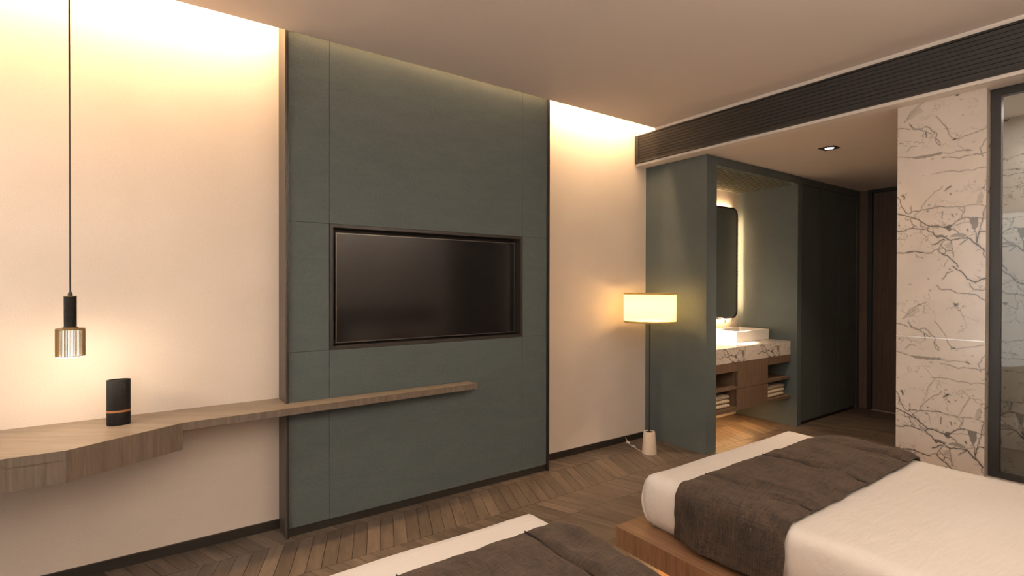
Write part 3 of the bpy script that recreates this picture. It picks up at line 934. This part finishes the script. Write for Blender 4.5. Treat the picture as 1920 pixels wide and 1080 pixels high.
# niche downlight above the basin
def downlight(loc, label, power, angle, target, color, size=.115, group=None, blend=.7, soft=.035):
    x, y, z = loc
    t = thing('downlight', label, 'ceiling light', (x, y, z), group)
    h = size / 2
    bm = bmesh.new()
    seg = 32; r_ = h * .62
    # square plate with a round hole
    O = []
    for k in range(seg):
        a = 2 * math.pi * k / seg
        c_, s_ = math.cos(a), math.sin(a)
        f_ = h / max(abs(c_), abs(s_))
        O.append((c_ * f_, s_ * f_))
    lo = [bm.verts.new((x + a, y + b_, z - .005)) for a, b_ in O]
    hi = [bm.verts.new((x + a, y + b_, z)) for a, b_ in O]
    il = [bm.verts.new((x + r_ * math.cos(2 * math.pi * k / seg), y + r_ * math.sin(2 * math.pi * k / seg), z - .005)) for k in range(seg)]
    ih = [bm.verts.new((x + r_ * .9 * math.cos(2 * math.pi * k / seg), y + r_ * .9 * math.sin(2 * math.pi * k / seg), z - .0005)) for k in range(seg)]
    for k in range(seg):
        j = (k + 1) % seg
        bm.faces.new((lo[k], lo[j], il[j], il[k])); bm.faces.new((lo[k], lo[j], hi[j], hi[k])); bm.faces.new((il[k], il[j], ih[j], ih[k]))
    link('trim', bm_mesh(bm, 'trim'), 'dark_frame', t, (x, y, z - .005))
    lathe('lens', [(r_ * .88, z - .003), (r_ * .88, z - .0015)], x, y, 'glow', t, 32)
    spot_light('downlight_lamp', (x, y, z - .012), target, power, color, angle, blend, soft)
    return t
downlight((4.432, 1.925, ZL), 'square black downlight in the lower corridor ceiling', 95, 100, (4.432, 1.925, 0), WARM2)
downlight((4.36, 3.04, 2.432), 'small spotlight among the grille slats above the basin', 3000, 25, (4.68, 3.04, .86), WARM2, .07, None, .5)

# towels folded on the vanity boards
def towel(cx, cy_, z, w, d_, h_, label, group, tilt=0.0):
    t = thing('folded_towel', label, 'towel', (cx, cy_, z), group)
    # folded cloth: rounded fold at the front, two layers
    bm = bmesh.new()
    prof = []
    for layer in range(2):
        pass
    n = 10
    P = []
    for k in range(n + 1):
        a = math.radians(-90 - 180 * k / n)
        P.append((-d_ / 2 + h_ / 2 + h_ / 2 * math.cos(a), h_ / 2 + h_ / 2 * math.sin(a)))
    P += [(d_ / 2 - .01, h_), (d_ / 2, h_ * .75), (d_ / 2 - .012, h_ * .5), (d_ / 2, h_ * .25), (d_ / 2 - .01, 0)]
    steps = 14
    rings = []
    for s in range(steps + 1):
        u = -1 + 2 * s / steps
        e = math.sqrt(max(0, 1 - abs(u) ** 6))
        hs = .45 + .55 * e
        rings.append([bm.verts.new((cx + u * w / 2, cy_ + py * (.93 + .07 * e), z + (pz - h_ / 2) * hs + h_ / 2 * hs + .0008 * math.sin(9 * u + pz * 300))) for py, pz in P])
    for a, c in zip(rings, rings[1:]):
        for i in range(len(P)):
            k = (i + 1) % len(P)
            bm.faces.new((a[i], a[k], c[k], c[i]))
    bm.faces.new(rings[0]); bm.faces.new(rings[-1])
    link('cloth', bm_mesh(bm, 'cloth'), 'towel', t, (cx, cy_, z), smooth=True)
    for q in range(5):
        u0 = -.10 + q * .13
        x = cx + u0 * w
        bm = bmesh.new()
        R1 = [bm.verts.new((x - .004, cy_ + py * 1.004, z + pz * 1.012)) for py, pz in P[:n + 1]]
        R2 = [bm.verts.new((x + .004, cy_ + py * 1.004, z + pz * 1.012)) for py, pz in P[:n + 1]]
        for i in range(n): bm.faces.new((R1[i], R1[i + 1], R2[i + 1], R2[i]))
        link('stripe', bm_mesh(bm, 'stripe'), 'stripe', t, (x, cy_, z))
pos_words = ['bottom', 'middle', 'top']
for k in range(3):
    towel(4.185 - .006 * k, 2.80, .3115 + k * .0395, .30, .20, .0385, 'cream folded towel, %s of the stack left of the vanity drawers' % pos_words[k], 'towels on the vanity boards')
for k in range(3):
    towel(5.11 + .008 * k, 2.80, .3115 + k * .0385, .33, .20, .0375, 'cream folded towel, %s of the stack right of the vanity drawers' % pos_words[k], 'towels on the vanity boards')

# ================================================================== WARDROBE
wd = thing('wardrobe', 'dark green built-in wardrobe with tall plain doors along the corridor', 'wardrobe', (6.05, 2.88, 0))
box('side_stile', XR + .081, 5.411, YP, YP + .03, 0, 2.440, 'green_wall', wd)
box('top_fascia', XR + .081, XE - .002, YP, YP + .03, 2.4415, ZL - .001, 'green_door', wd)
box('side_stile', 6.69, XE - .002, YP, YP + .03, 0, 2.440, 'green_door', wd)
for xa, xb in ((5.411, 5.815), (5.815, 6.245), (6.245, 6.69)):
    box('door', xa + .002, xb - .002, YP + .006, YP + .028, .034, 2.436, 'green_door', wd, .0015, 1)
box('carcass', 5.411, 6.69, YP + .03, 3.148, .034, 2.44, 'black', wd)
box('plinth', 5.411, 6.69, YP + .022, YP + .05, 0, .032, 'black', wd)

# ================================================================== SHELF DESK
ZS = .757
sh = thing('wall_shelf', 'long floating oak shelf widening into a desk at the left', 'shelf', (0, 3.1, .628))
SB = YB - .001
top_pts = [(-2.4, SB), (-2.4, 2.705), (-.267, 2.705), (.136, 2.930), (1.815, 2.985), (1.797, PY - .001), (.624, 3.067), (.624, SB)]
top_pts = [(-2.4, SB), (-2.4, 2.705), (-.267, 2.705), (.136, 2.930), (1.815, 2.985), (1.797, 3.084), (.6415, 3.084), (.6415, 3.067), (.6245, 3.067), (.6245, SB)]
o = prism('top', top_pts, ZS - .037, ZS, 'shelf', sh)
# fascia boards, vertical grain, on the front edge of the top
def strip(name, a, c, z0, z1, t_, parent, mat='shelf_v'):
    d_ = (Vector(c) - Vector(a)).normalized(); nrm = Vector((d_.y, -d_.x))
    P = [Vector(a), Vector(c), Vector(c) + nrm * t_, Vector(a) + nrm * t_]
    return prism(name, [(p.x, p.y) for p in P], z0, z1, mat, parent)
strip('edge_band', (-2.4, 2.705), (-.267, 2.705), ZS - .037, ZS - .0004, .0012, sh)
strip('edge_band', (-.267, 2.705), (.136, 2.930), ZS - .037, ZS - .0004, .0012, sh)
strip('edge_band', (.136, 2.930), (1.815, 2.985), ZS - .037, ZS - .0004, .0012, sh)
strip('apron', (-2.4, 2.706), (-.266, 2.706), .628, ZS - .0372, -.02, sh)
strip('apron', (-.267, 2.7055), (.136, 2.9305), .628, ZS - .0372, -.02, sh)
box('apron_end', .118, .136, 2.94, SB, .628, ZS - .0372, 'shelf_v', sh)

# ================================================================== BLACK MARBLE VASE
vs_ = thing('marble_vase', 'oval black marble vase with a copper band on the shelf', 'vase', (-.113, 3.065, ZS))
A_, B_ = .0465, .030
zb0, zb1 = ZS + .061, ZS + .071
lathe('lower_body', [(.97, ZS + .0005), (1.0, ZS + .004), (1.0, zb0)], -.113, 3.065, 'black_marble', vs_, 64, A_, B_)
lathe('band', [(1.004, zb0), (1.006, zb0 + .002), (1.006, zb1 - .002), (1.004, zb1)], -.113, 3.065, 'copper', vs_, 64, A_, B_)['label'] = 'copper band'
lathe('upper_body', [(1.0, zb1), (1.0, ZS + .211), (.98, ZS + .213), (.86, ZS + .213), (.84, ZS + .20), (.84, ZS + .10)], -.113, 3.065, 'black_marble', vs_, 64, A_, B_)

# ================================================================== PENDANT LAMP
px_, py_ = -.2755, 2.95
pd = thing('pendant_lamp', 'slim pendant lamp with black marble stem and brass rod shade', 'pendant lamp', (px_, py_, 1.105))
lathe('ceiling_rose', [(.045, ZC - .022), (.05, ZC - .018), (.05, ZC - .0005)], px_, py_, 'black', pd, 32)
lathe('cord', [(.0032, 1.383), (.0032, ZC - .022)], px_, py_, 'black', pd, 10)
lathe('cord_grip', [(.0085, 1.368), (.0085, 1.376), (.005, 1.386)], px_, py_, 'black', pd, 16)
lathe('stem_cap', [(.0235, 1.3645), (.0235, 1.368)], px_, py_, 'brass', pd, 32)
lathe('stem', [(.0222, 1.232), (.0222, 1.3645)], px_, py_, 'black_marble', pd, 40)
lathe('collar', [(.028, 1.2265), (.028, 1.232)], px_, py_, 'brass', pd, 40)
RS = .0495
lathe('top_ring', [(RS + .0015, 1.2215), (RS + .0015, 1.2265)], px_, py_, 'brass', pd, 48)
bm = bmesh.new()
link_ring = []
for z in (1.106, 1.109):
    for r_ in (RS - .003, RS + .0015):
        link_ring.append([bm.verts.new((px_ + r_ * math.cos(2 * math.pi * k / 48), py_ + r_ * math.sin(2 * math.pi * k / 48), z)) for k in range(48)])
i0, o0, i1, o1 = link_ring
for k in range(48):
    j = (k + 1) % 48
    for a, c in ((i0, o0), (o0, o1), (o1, i1), (i1, i0)):
        bm.faces.new((a[k], a[j], c[j], c[k]))
link('bottom_ring', bm_mesh(bm, 'bottom_ring'), 'brass', pd, (px_, py_, 1.106))
NR = 60
bm = bmesh.new()
r_ = .0016
ra = [bm.verts.new((r_ * math.cos(math.pi / 3 * k), r_ * math.sin(math.pi / 3 * k), 0)) for k in range(6)]
rb_ = [bm.verts.new((r_ * math.cos(math.pi / 3 * k), r_ * math.sin(math.pi / 3 * k), .1125)) for k in range(6)]
for k in range(6): bm.faces.new((ra[k], ra[(k + 1) % 6], rb_[(k + 1) % 6], rb_[k]))
rod_me = bm_mesh(bm, 'rod'); rod_me.materials.append(MAT['brass'])
for k in range(NR):
    a = 2 * math.pi * k / NR
    o = bpy.data.objects.new('rod', rod_me); COL.objects.link(o); o.parent = pd
    o.location = Vector((px_ + RS * math.cos(a), py_ + RS * math.sin(a), 1.109)) - pd.location
lathe('diffuser', [(.030, 1.101), (.036, 1.104), (.036, 1.215), (.03, 1.2205)], px_, py_, 'pendant_glass', pd, 32)['label'] = 'glowing white diffuser'
lathe('bottom_lens', [(.046, 1.1035), (.046, 1.1055)], px_, py_, 'lens_off', pd, 32)['label'] = 'bright round lens'
point_light('pendant_bulb', (px_, py_, 1.08), 3.6, WARM2, .03)

# ================================================================== FLOOR LAMP
lx, ly = 3.462, 2.905
fl = thing('floor_lamp', 'floor lamp with cream drum shade and pale marble base', 'floor lamp', (lx, ly, 0))
lathe('base', [(.060, .0005), (.061, .004), (.0475, .178), (.0455, .185), (.034, .185), (.032, .176)], lx, ly, 'lamp_marble', fl, 48)['label'] = 'tapered pale marble base'
lathe('socket_disc', [(.033, .176), (.033, .180), (.010, .1805)], lx, ly, 'black', fl, 32)
lathe('pole', [(.0068, .18), (.0068, 1.20)], lx, ly, 'black', fl, 14)
seg = 64; RSH = .214; Z0, Z1 = 1.108, 1.351
bm = bmesh.new()
rr = []
for r_, z in ((RSH, Z0), (RSH, (Z0 + Z1) / 2), (RSH, Z1)):
    rr.append([bm.verts.new((lx + r_ * math.cos(2 * math.pi * k / seg), ly + r_ * math.sin(2 * math.pi * k / seg), z)) for k in range(seg)])
for a, c in zip(rr, rr[1:]):
    for k in range(seg): bm.faces.new((a[k], a[(k + 1) % seg], c[(k + 1) % seg], c[k]))
so = link('shade', bm_mesh(bm, 'shade'), 'shade', fl, (lx, ly, Z0), smooth=True)
so['label'] = 'cream cloth drum shade'
for nm, z in (('shade_hem', Z0), ('shade_hem', Z1)):
    pts = [(lx + RSH * math.cos(2 * math.pi * k / 64), ly + RSH * math.sin(2 * math.pi * k / 64), z) for k in range(65)]
    tube(nm, pts, .0022, 'shade', fl, 6)
for nm, z in (('bottom_disc', Z0 + .012), ('top_disc', Z1 - .012)):  # discs added to stop bulb light leaving the shade's open ends
    lathe(nm, [(RSH - .0004, z), (RSH - .0004, z + .002)], lx, ly, 'pillow', fl, 64)
for k in range(3):
    a = 2 * math.pi * k / 3 + .4
    tube('spider_arm', [(lx, ly, 1.32), (lx + (RSH - .003) * math.cos(a), ly + (RSH - .003) * math.sin(a), 1.345)], .002, 'black', fl, 6)
lathe('bulb_holder', [(.016, 1.185), (.016, 1.215)], lx, ly, 'black', fl, 20)
lathe('bulb_base', [(.013, 1.2155), (.013, 1.225)], lx, ly, 'brass', fl, 24)
point_light('floor_lamp_bulb', (lx, ly, 1.235), 15.0, WARM, .05)
tube('power_cord', [(lx - .055, ly + .02, .012), (3.43, 2.96, .006), (3.45, 3.02, .005), (3.475, 3.09, .005), (3.49, 3.14, .006), (3.512, 3.18, .008), (3.53, 3.225, .03), (3.53, 3.237, .04)], .0028, 'white_plastic', fl, 8)
box('cord_switch', 3.468, 3.486, 3.075, 3.115, .001, .014, 'white_plastic', fl, .003, 2)
box('plug', 3.503, 3.527, 3.175, 3.205, .002, .020, 'white_plastic', fl, .004, 2)

# ================================================================== BEDS
def rounded_box(name, x0, x1, y0, y1, z0, z1, r_, mat, parent, sub=.03, bulge=.012, puff=.006, seed=0, taper=.012):
    bm = bmesh.new()
    nx, ny, nz = max(4, int((x1 - x0) / sub)), max(4, int((y1 - y0) / sub)), max(4, int((z1 - z0) / sub))
    cache = {}
    def vert(i, j, k):
        key = (i, j, k)
        if key in cache: return cache[key]
        p = Vector((x0 + (x1 - x0) * i / nx, y0 + (y1 - y0) * j / ny, z0 + (z1 - z0) * k / nz))
        q = Vector((min(max(p.x, x0 + r_), x1 - r_), min(max(p.y, y0 + r_), y1 - r_), min(max(p.z, z0 + r_), z1 - r_)))
        d_ = p - q
        if d_.length > 1e-9:
            p = q + d_.normalized() * r_
        w = k / nz
        side = math.sin(math.pi * min(1, max(0, w)))
        nv = noise.noise(Vector((p.x * 2.3 + seed, p.y * 2.3, p.z * 4)))
        nv2 = noise.noise(Vector((p.x * 9 + seed, p.y * 5, p.z * 9)))
        b_ = bulge * side + .006 * nv * side - taper * (1 - w) ** 3
        if i == 0: p.x -= b_
        if i == nx: p.x += b_
        if j == 0: p.y -= b_
        if j == ny: p.y += b_
        if k == nz:
            p.z += puff * nv + .0022 * nv2
        cache[key] = bm.verts.new(p)
        return cache[key]
    def quad(a, b_, c, d_): bm.faces.new((vert(*a), vert(*b_), vert(*c), vert(*d_)))
    for i in range(nx):
        for j in range(ny):
            for k in (0, nz): quad((i, j, k), (i + 1, j, k), (i + 1, j + 1, k), (i, j + 1, k))
    for i in range(nx):
        for k in range(nz):
            for j in (0, ny): quad((i, j, k), (i + 1, j, k), (i + 1, j, k + 1), (i, j, k + 1))
    for j in range(ny):
        for k in range(nz):
            for i in (0, nx): quad((i, j, k), (i, j + 1, k), (i, j + 1, k + 1), (i, j, k + 1))
    return link(name, bm_mesh(bm, name), mat, parent, ((x0 + x1) / 2, (y0 + y1) / 2, z0), smooth=True)

MW, MY1, MZ0_, MZ1_ = 1.350, 1.680, .262, .508
def bed(mx0, label, seed):
    mx1 = mx0 + MW
    t = thing('bed', label, 'bed', (mx0 + MW / 2, .65, 0), 'twin platform beds')
    P0, P1, PYA, PYB = mx0 - .112, mx1 + .112, -.45, 1.747
    pl = box('platform', P0, P1, PYA, PYB, .163, .260, 'platform', t)
    # side boards with upright grain
    box('side_board', P0 - .0015, P0, PYA, PYB, .163, .2595, 'platform_v', t)
    box('side_board', P1, P1 + .0015, PYA, PYB, .163, .2595, 'platform_v', t)
    box('foot_board', P0 - .0015, P1 + .0015, PYB, PYB + .0015, .163, .2595, 'platform_v', t)
    box('plinth', P0 + .135, P1 - .135, PYA, PYB - .135, 0, .163, 'platform_v', t)
    mt = rounded_box('mattress', mx0, mx1, -.36, MY1, MZ0_, MZ1_, .038, 'sheet', t, seed=seed)
    # corner seams of the fitted sheet
    for sx in (0, 1):
        x = mx0 + .004 if sx == 0 else mx1 - .004
        s_ = -1 if sx == 0 else 1
        pts = []
        for k in range(13):
            w = k / 12
            z = MZ0_ + .012 + (MZ1_ - MZ0_ - .05) * w
            b_ = .012 * math.sin(math.pi * w) - .012 * (1 - w) ** 3
            pts.append((x + s_ * (b_ - .008), MY1 - .009 + b_, z))
        tube('seam', pts, .0065, 'sheet', mt, 8)
    # light strips under the platform
    for xx in (P0 + .07, P1 - .07):
        d = bpy.data.lights.new('bed_underlight', 'AREA'); d.shape = 'RECTANGLE'; d.size = .02; d.size_y = 2.0; d.energy = 10.0; d.color = WARM
        o = bpy.data.objects.new('bed_underlight', d); COL.objects.link(o); o.location = (xx, .65, .160)
    area_light('bed_underlight', ((P0 + P1) / 2, PYB - .07, .160), ((P0 + P1) / 2, PYB - .07, 0), 1.3, .02, 7.0, WARM)
    box('headboard', P0, P1, -.545, -.452, .0, 1.12, 'headboard', t, .01, 2)
    return t
BX2, BX1_ = 1.957, -.075
bed(BX2, 'white bed on a walnut platform near the marble pier', 3.0)
bed(BX1_, 'white bed in the foreground nearest the television panel', 11.0)

def throw(mx0, label, y0, y1, zl, zr, seed):
    """velvet runner laid across a bed, hanging down both sides"""
    mx1 = mx0 + MW
    t = thing('bed_throw', label, 'throw', (mx0 + MW / 2, (y0 + y1) / 2, MZ1_), 'brown velvet throws')
    zt = MZ1_ + .014
    # path across the bed (x, z, outward normal)
    path = []
    R_ = .062
    xl, xr = mx0 - .022, mx1 + .022
    n = 12
    for k in range(n): path.append((xl - .010 * (1 - k / n), zl + (zt - R_ - zl) * k / n))
    for k in range(9):
        a = math.radians(180 - 90 * k / 8); path.append((xl + R_ + R_ * math.cos(a), zt - R_ + R_ * math.sin(a)))
    seams = [mx0 + .195, mx0 + .70, mx0 + 1.185]
    nt_ = 90
    xs_ = [xl + R_ + (xr - xl - 2 * R_) * k / nt_ for k in range(1, nt_)]
    xs_ = [x for x in xs_ if min(abs(x - s) for s in seams) > .016] + [s + d for s in seams for d in (-.014, -.007, -.003, 0, .003, .007, .014)]
    path += [(x, zt) for x in sorted(xs_)]
    for k in range(9):
        a = math.radians(90 - 90 * k / 8); path.append((xr - R_ + R_ * math.cos(a), zt - R_ + R_ * math.sin(a)))
    for k in range(1, n + 1): path.append((xr + .010 * k / n, zt - R_ - (zt - R_ - zr) * k / n))
    ny = 40
    def lift(x, y, z, v):
        # quilted puff between the seams, creases running across
        ds = min(abs(x - s) for s in seams) if z > zt - .03 else .2
        k_ = 1 - math.exp(-(ds / .016) ** 2)
        puff = .022 * k_ * (1 - (2 * v - 1) ** 6 * .8)
        w_ = noise.noise(Vector((x * 2.5, y * 2.5, seed)))
        fold = .018 * noise.noise(Vector((x * 11 + seed + 2 * w_, y * 6, z * 5)))
        cr = noise.noise(Vector((x * 22 + 3 * w_, y * 7 + seed, z * 9)))
        fold += .016 * (.35 - abs(cr)) + .004 * noise.noise(Vector((x * 45, y * 30 + seed, z * 20)))
        if z < zt - .03:
            depth = (zt - z) / .25
            fold += .012 * depth * math.sin(y * 24 + seed + 1.8 * noise.noise(Vector((y * 4, z * 3, seed))))
        ed = 1 - .85 * abs(2 * v - 1) ** 8
        off = max(puff * ed + fold * ed * (.35 + .65 * k_), -.004) + .003
        return max(off, .001) if z < zt - .03 else off
    bm = bmesh.new()
    rows_ = []
    for i, (x, z) in enumerate(path):
        a = Vector(path[max(i - 1, 0)]); c = Vector(path[min(i + 1, len(path) - 1)])
        tn = (c - a).normalized(); nrm = Vector((-tn.y, tn.x))
        row = []
        for j in range(ny + 1):
            v = j / ny
            wob = .006 * noise.noise(Vector((i * .16 + seed, 3.3, 0))) + .004 * noise.noise(Vector((i * .5 + seed, 9.3, 0)))
            ya = y0 + .006 * noise.noise(Vector((i * .2, seed, 5))); yb = y1 + wob
            y = ya + (yb - ya) * v
            top = 1.0 if z > zt - .01 else 0.0
            off = lift(x, y, z, v)
            zz = z + nrm.y * off
            if i == 0: zz += .012 * noise.noise(Vector((y * 6, seed, 1)))
            row.append(bm.verts.new((x + nrm.x * off, y, zz)))
        rows_.append(row)
    for a, c in zip(rows_, rows_[1:]):
        for j in range(ny): bm.faces.new((a[j], c[j], c[j + 1], a[j + 1]))
    o = link('cloth', bm_mesh(bm, 'cloth'), 'velvet', t, (mx0 + MW / 2, (y0 + y1) / 2, MZ1_), smooth=True)
    md = o.modifiers.new('thickness', 'SOLIDIFY'); md.thickness = .012; md.offset = -1
    md2 = o.modifiers.new('smooth', 'SUBSURF'); md2.levels = 1; md2.render_levels = 1
    # stitched seams
    for s in seams:
        pts = []
        for j in range(ny + 1):
            v = j / ny
            pts.append((s + .004 * math.sin(v * 9 + s * 5), y0 + .004 + (y1 - y0 - .008) * v, zt + lift(s + .004 * math.sin(v * 9 + s * 5), y0 + .004 + (y1 - y0 - .008) * v, zt, v) + .003))
        tube('seam', pts, .003, 'seam', t, 6)
    return t
throw(BX2, 'dark brown velvet throw across the bed near the marble pier', .985, 1.478, .285, .36, 1.7)
throw(BX1_, 'dark brown velvet throw across the foreground bed', .93, 1.505, .30, .285, 6.1)

# pillows at the head ends (seen as soft reflections in the television)
def pillow(x, y, z, w, d_, h_, mat, label, tilt):
    bm = bmesh.new()
    n = 14
    rows_t, rows_b = [], []
    for i in range(n + 1):
        rt, rb2 = [], []
        for j in range(n + 1):
            u, v = -1 + 2 * i / n, -1 + 2 * j / n
            e = (max(0, 1 - u ** 4) * max(0, 1 - v ** 4)) ** .5
            pu, pv = u * (1 - .06 * (1 - v * v)), v * (1 - .06 * (1 - u * u))
            rt.append(bm.verts.new((pu * w / 2, pv * d_ / 2, h_ / 2 * e + .002)))
            rb2.append(bm.verts.new((pu * w / 2, pv * d_ / 2, -h_ / 2 * e - .002)))
        rows_t.append(rt); rows_b.append(rb2)
    for R_ in (rows_t, rows_b):
        for i in range(n):
            for j in range(n): bm.faces.new((R_[i][j], R_[i + 1][j], R_[i + 1][j + 1], R_[i][j + 1]))
    bmesh.ops.remove_doubles(bm, verts=bm.verts, dist=.005)
    me = bm_mesh(bm, 'pillow')
    o = link('pillow', me, mat, None, None, True)
    o.location = (x, y, z); o.rotation_euler = (math.radians(tilt), 0, 0)
    return tag(o, label, 'pillow', 'pillows at the head of the beds')
pillow(BX2 + .36, -.19, .70, .62, .42, .17, 'pillow', 'white pillow against the headboard nearer the gap of the far bed', 62)
pillow(BX2 + 1.0, -.19, .70, .62, .42, .17, 'pillow', 'white pillow against the headboard nearer the glass of the far bed', 62)
tag(pillow(BX2 + .70, .02, .665, .44, .26, .12, 'red', 'small dull red cushion in front of the white pillows', 58), 'small dull red cushion in front of the white pillows', 'cushion')

# fill for the sleeping area: unseen ceiling downlights added over desk and beds
for i, (x, y, lb) in enumerate(((-.95, 2.0, 'square black fill downlight added out of view over the desk end of the room'), (.6, .35, 'square black fill downlight added out of view over the foreground bed'), (2.55, .35, 'square black fill downlight added out of view over the far bed'))):
    downlight((x, y, ZC), lb, (110, 40, 40)[i], 168, (x, y, 0), SOFT, .11, None, 1.0, .10)

# fill uplights added on the unseen head wall to brighten the ceiling
for x, lb in ((1.62, 'small black fill uplight added on the unseen head wall between the beds'), (-.6, 'small black fill uplight added on the unseen head wall beside the foreground bed')):
    t = thing('fill_uplight', lb, 'fill light', (x, YF, 1.62))
    box('back_plate', x - .05, x + .05, YF, YF + .012, 1.58, 1.70, 'black', t, .003, 1)
    lathe('cup', [(.030, 1.60), (.042, 1.605), (.045, 1.69), (.041, 1.69), (.038, 1.61)], x, YF + .065, 'black', t, 32)
    spot_light('fill_uplight_lamp', (x, YF + .065, 1.695), (x, YF + .30, 2.85), 110, SOFT, 150, 1.0, .04)
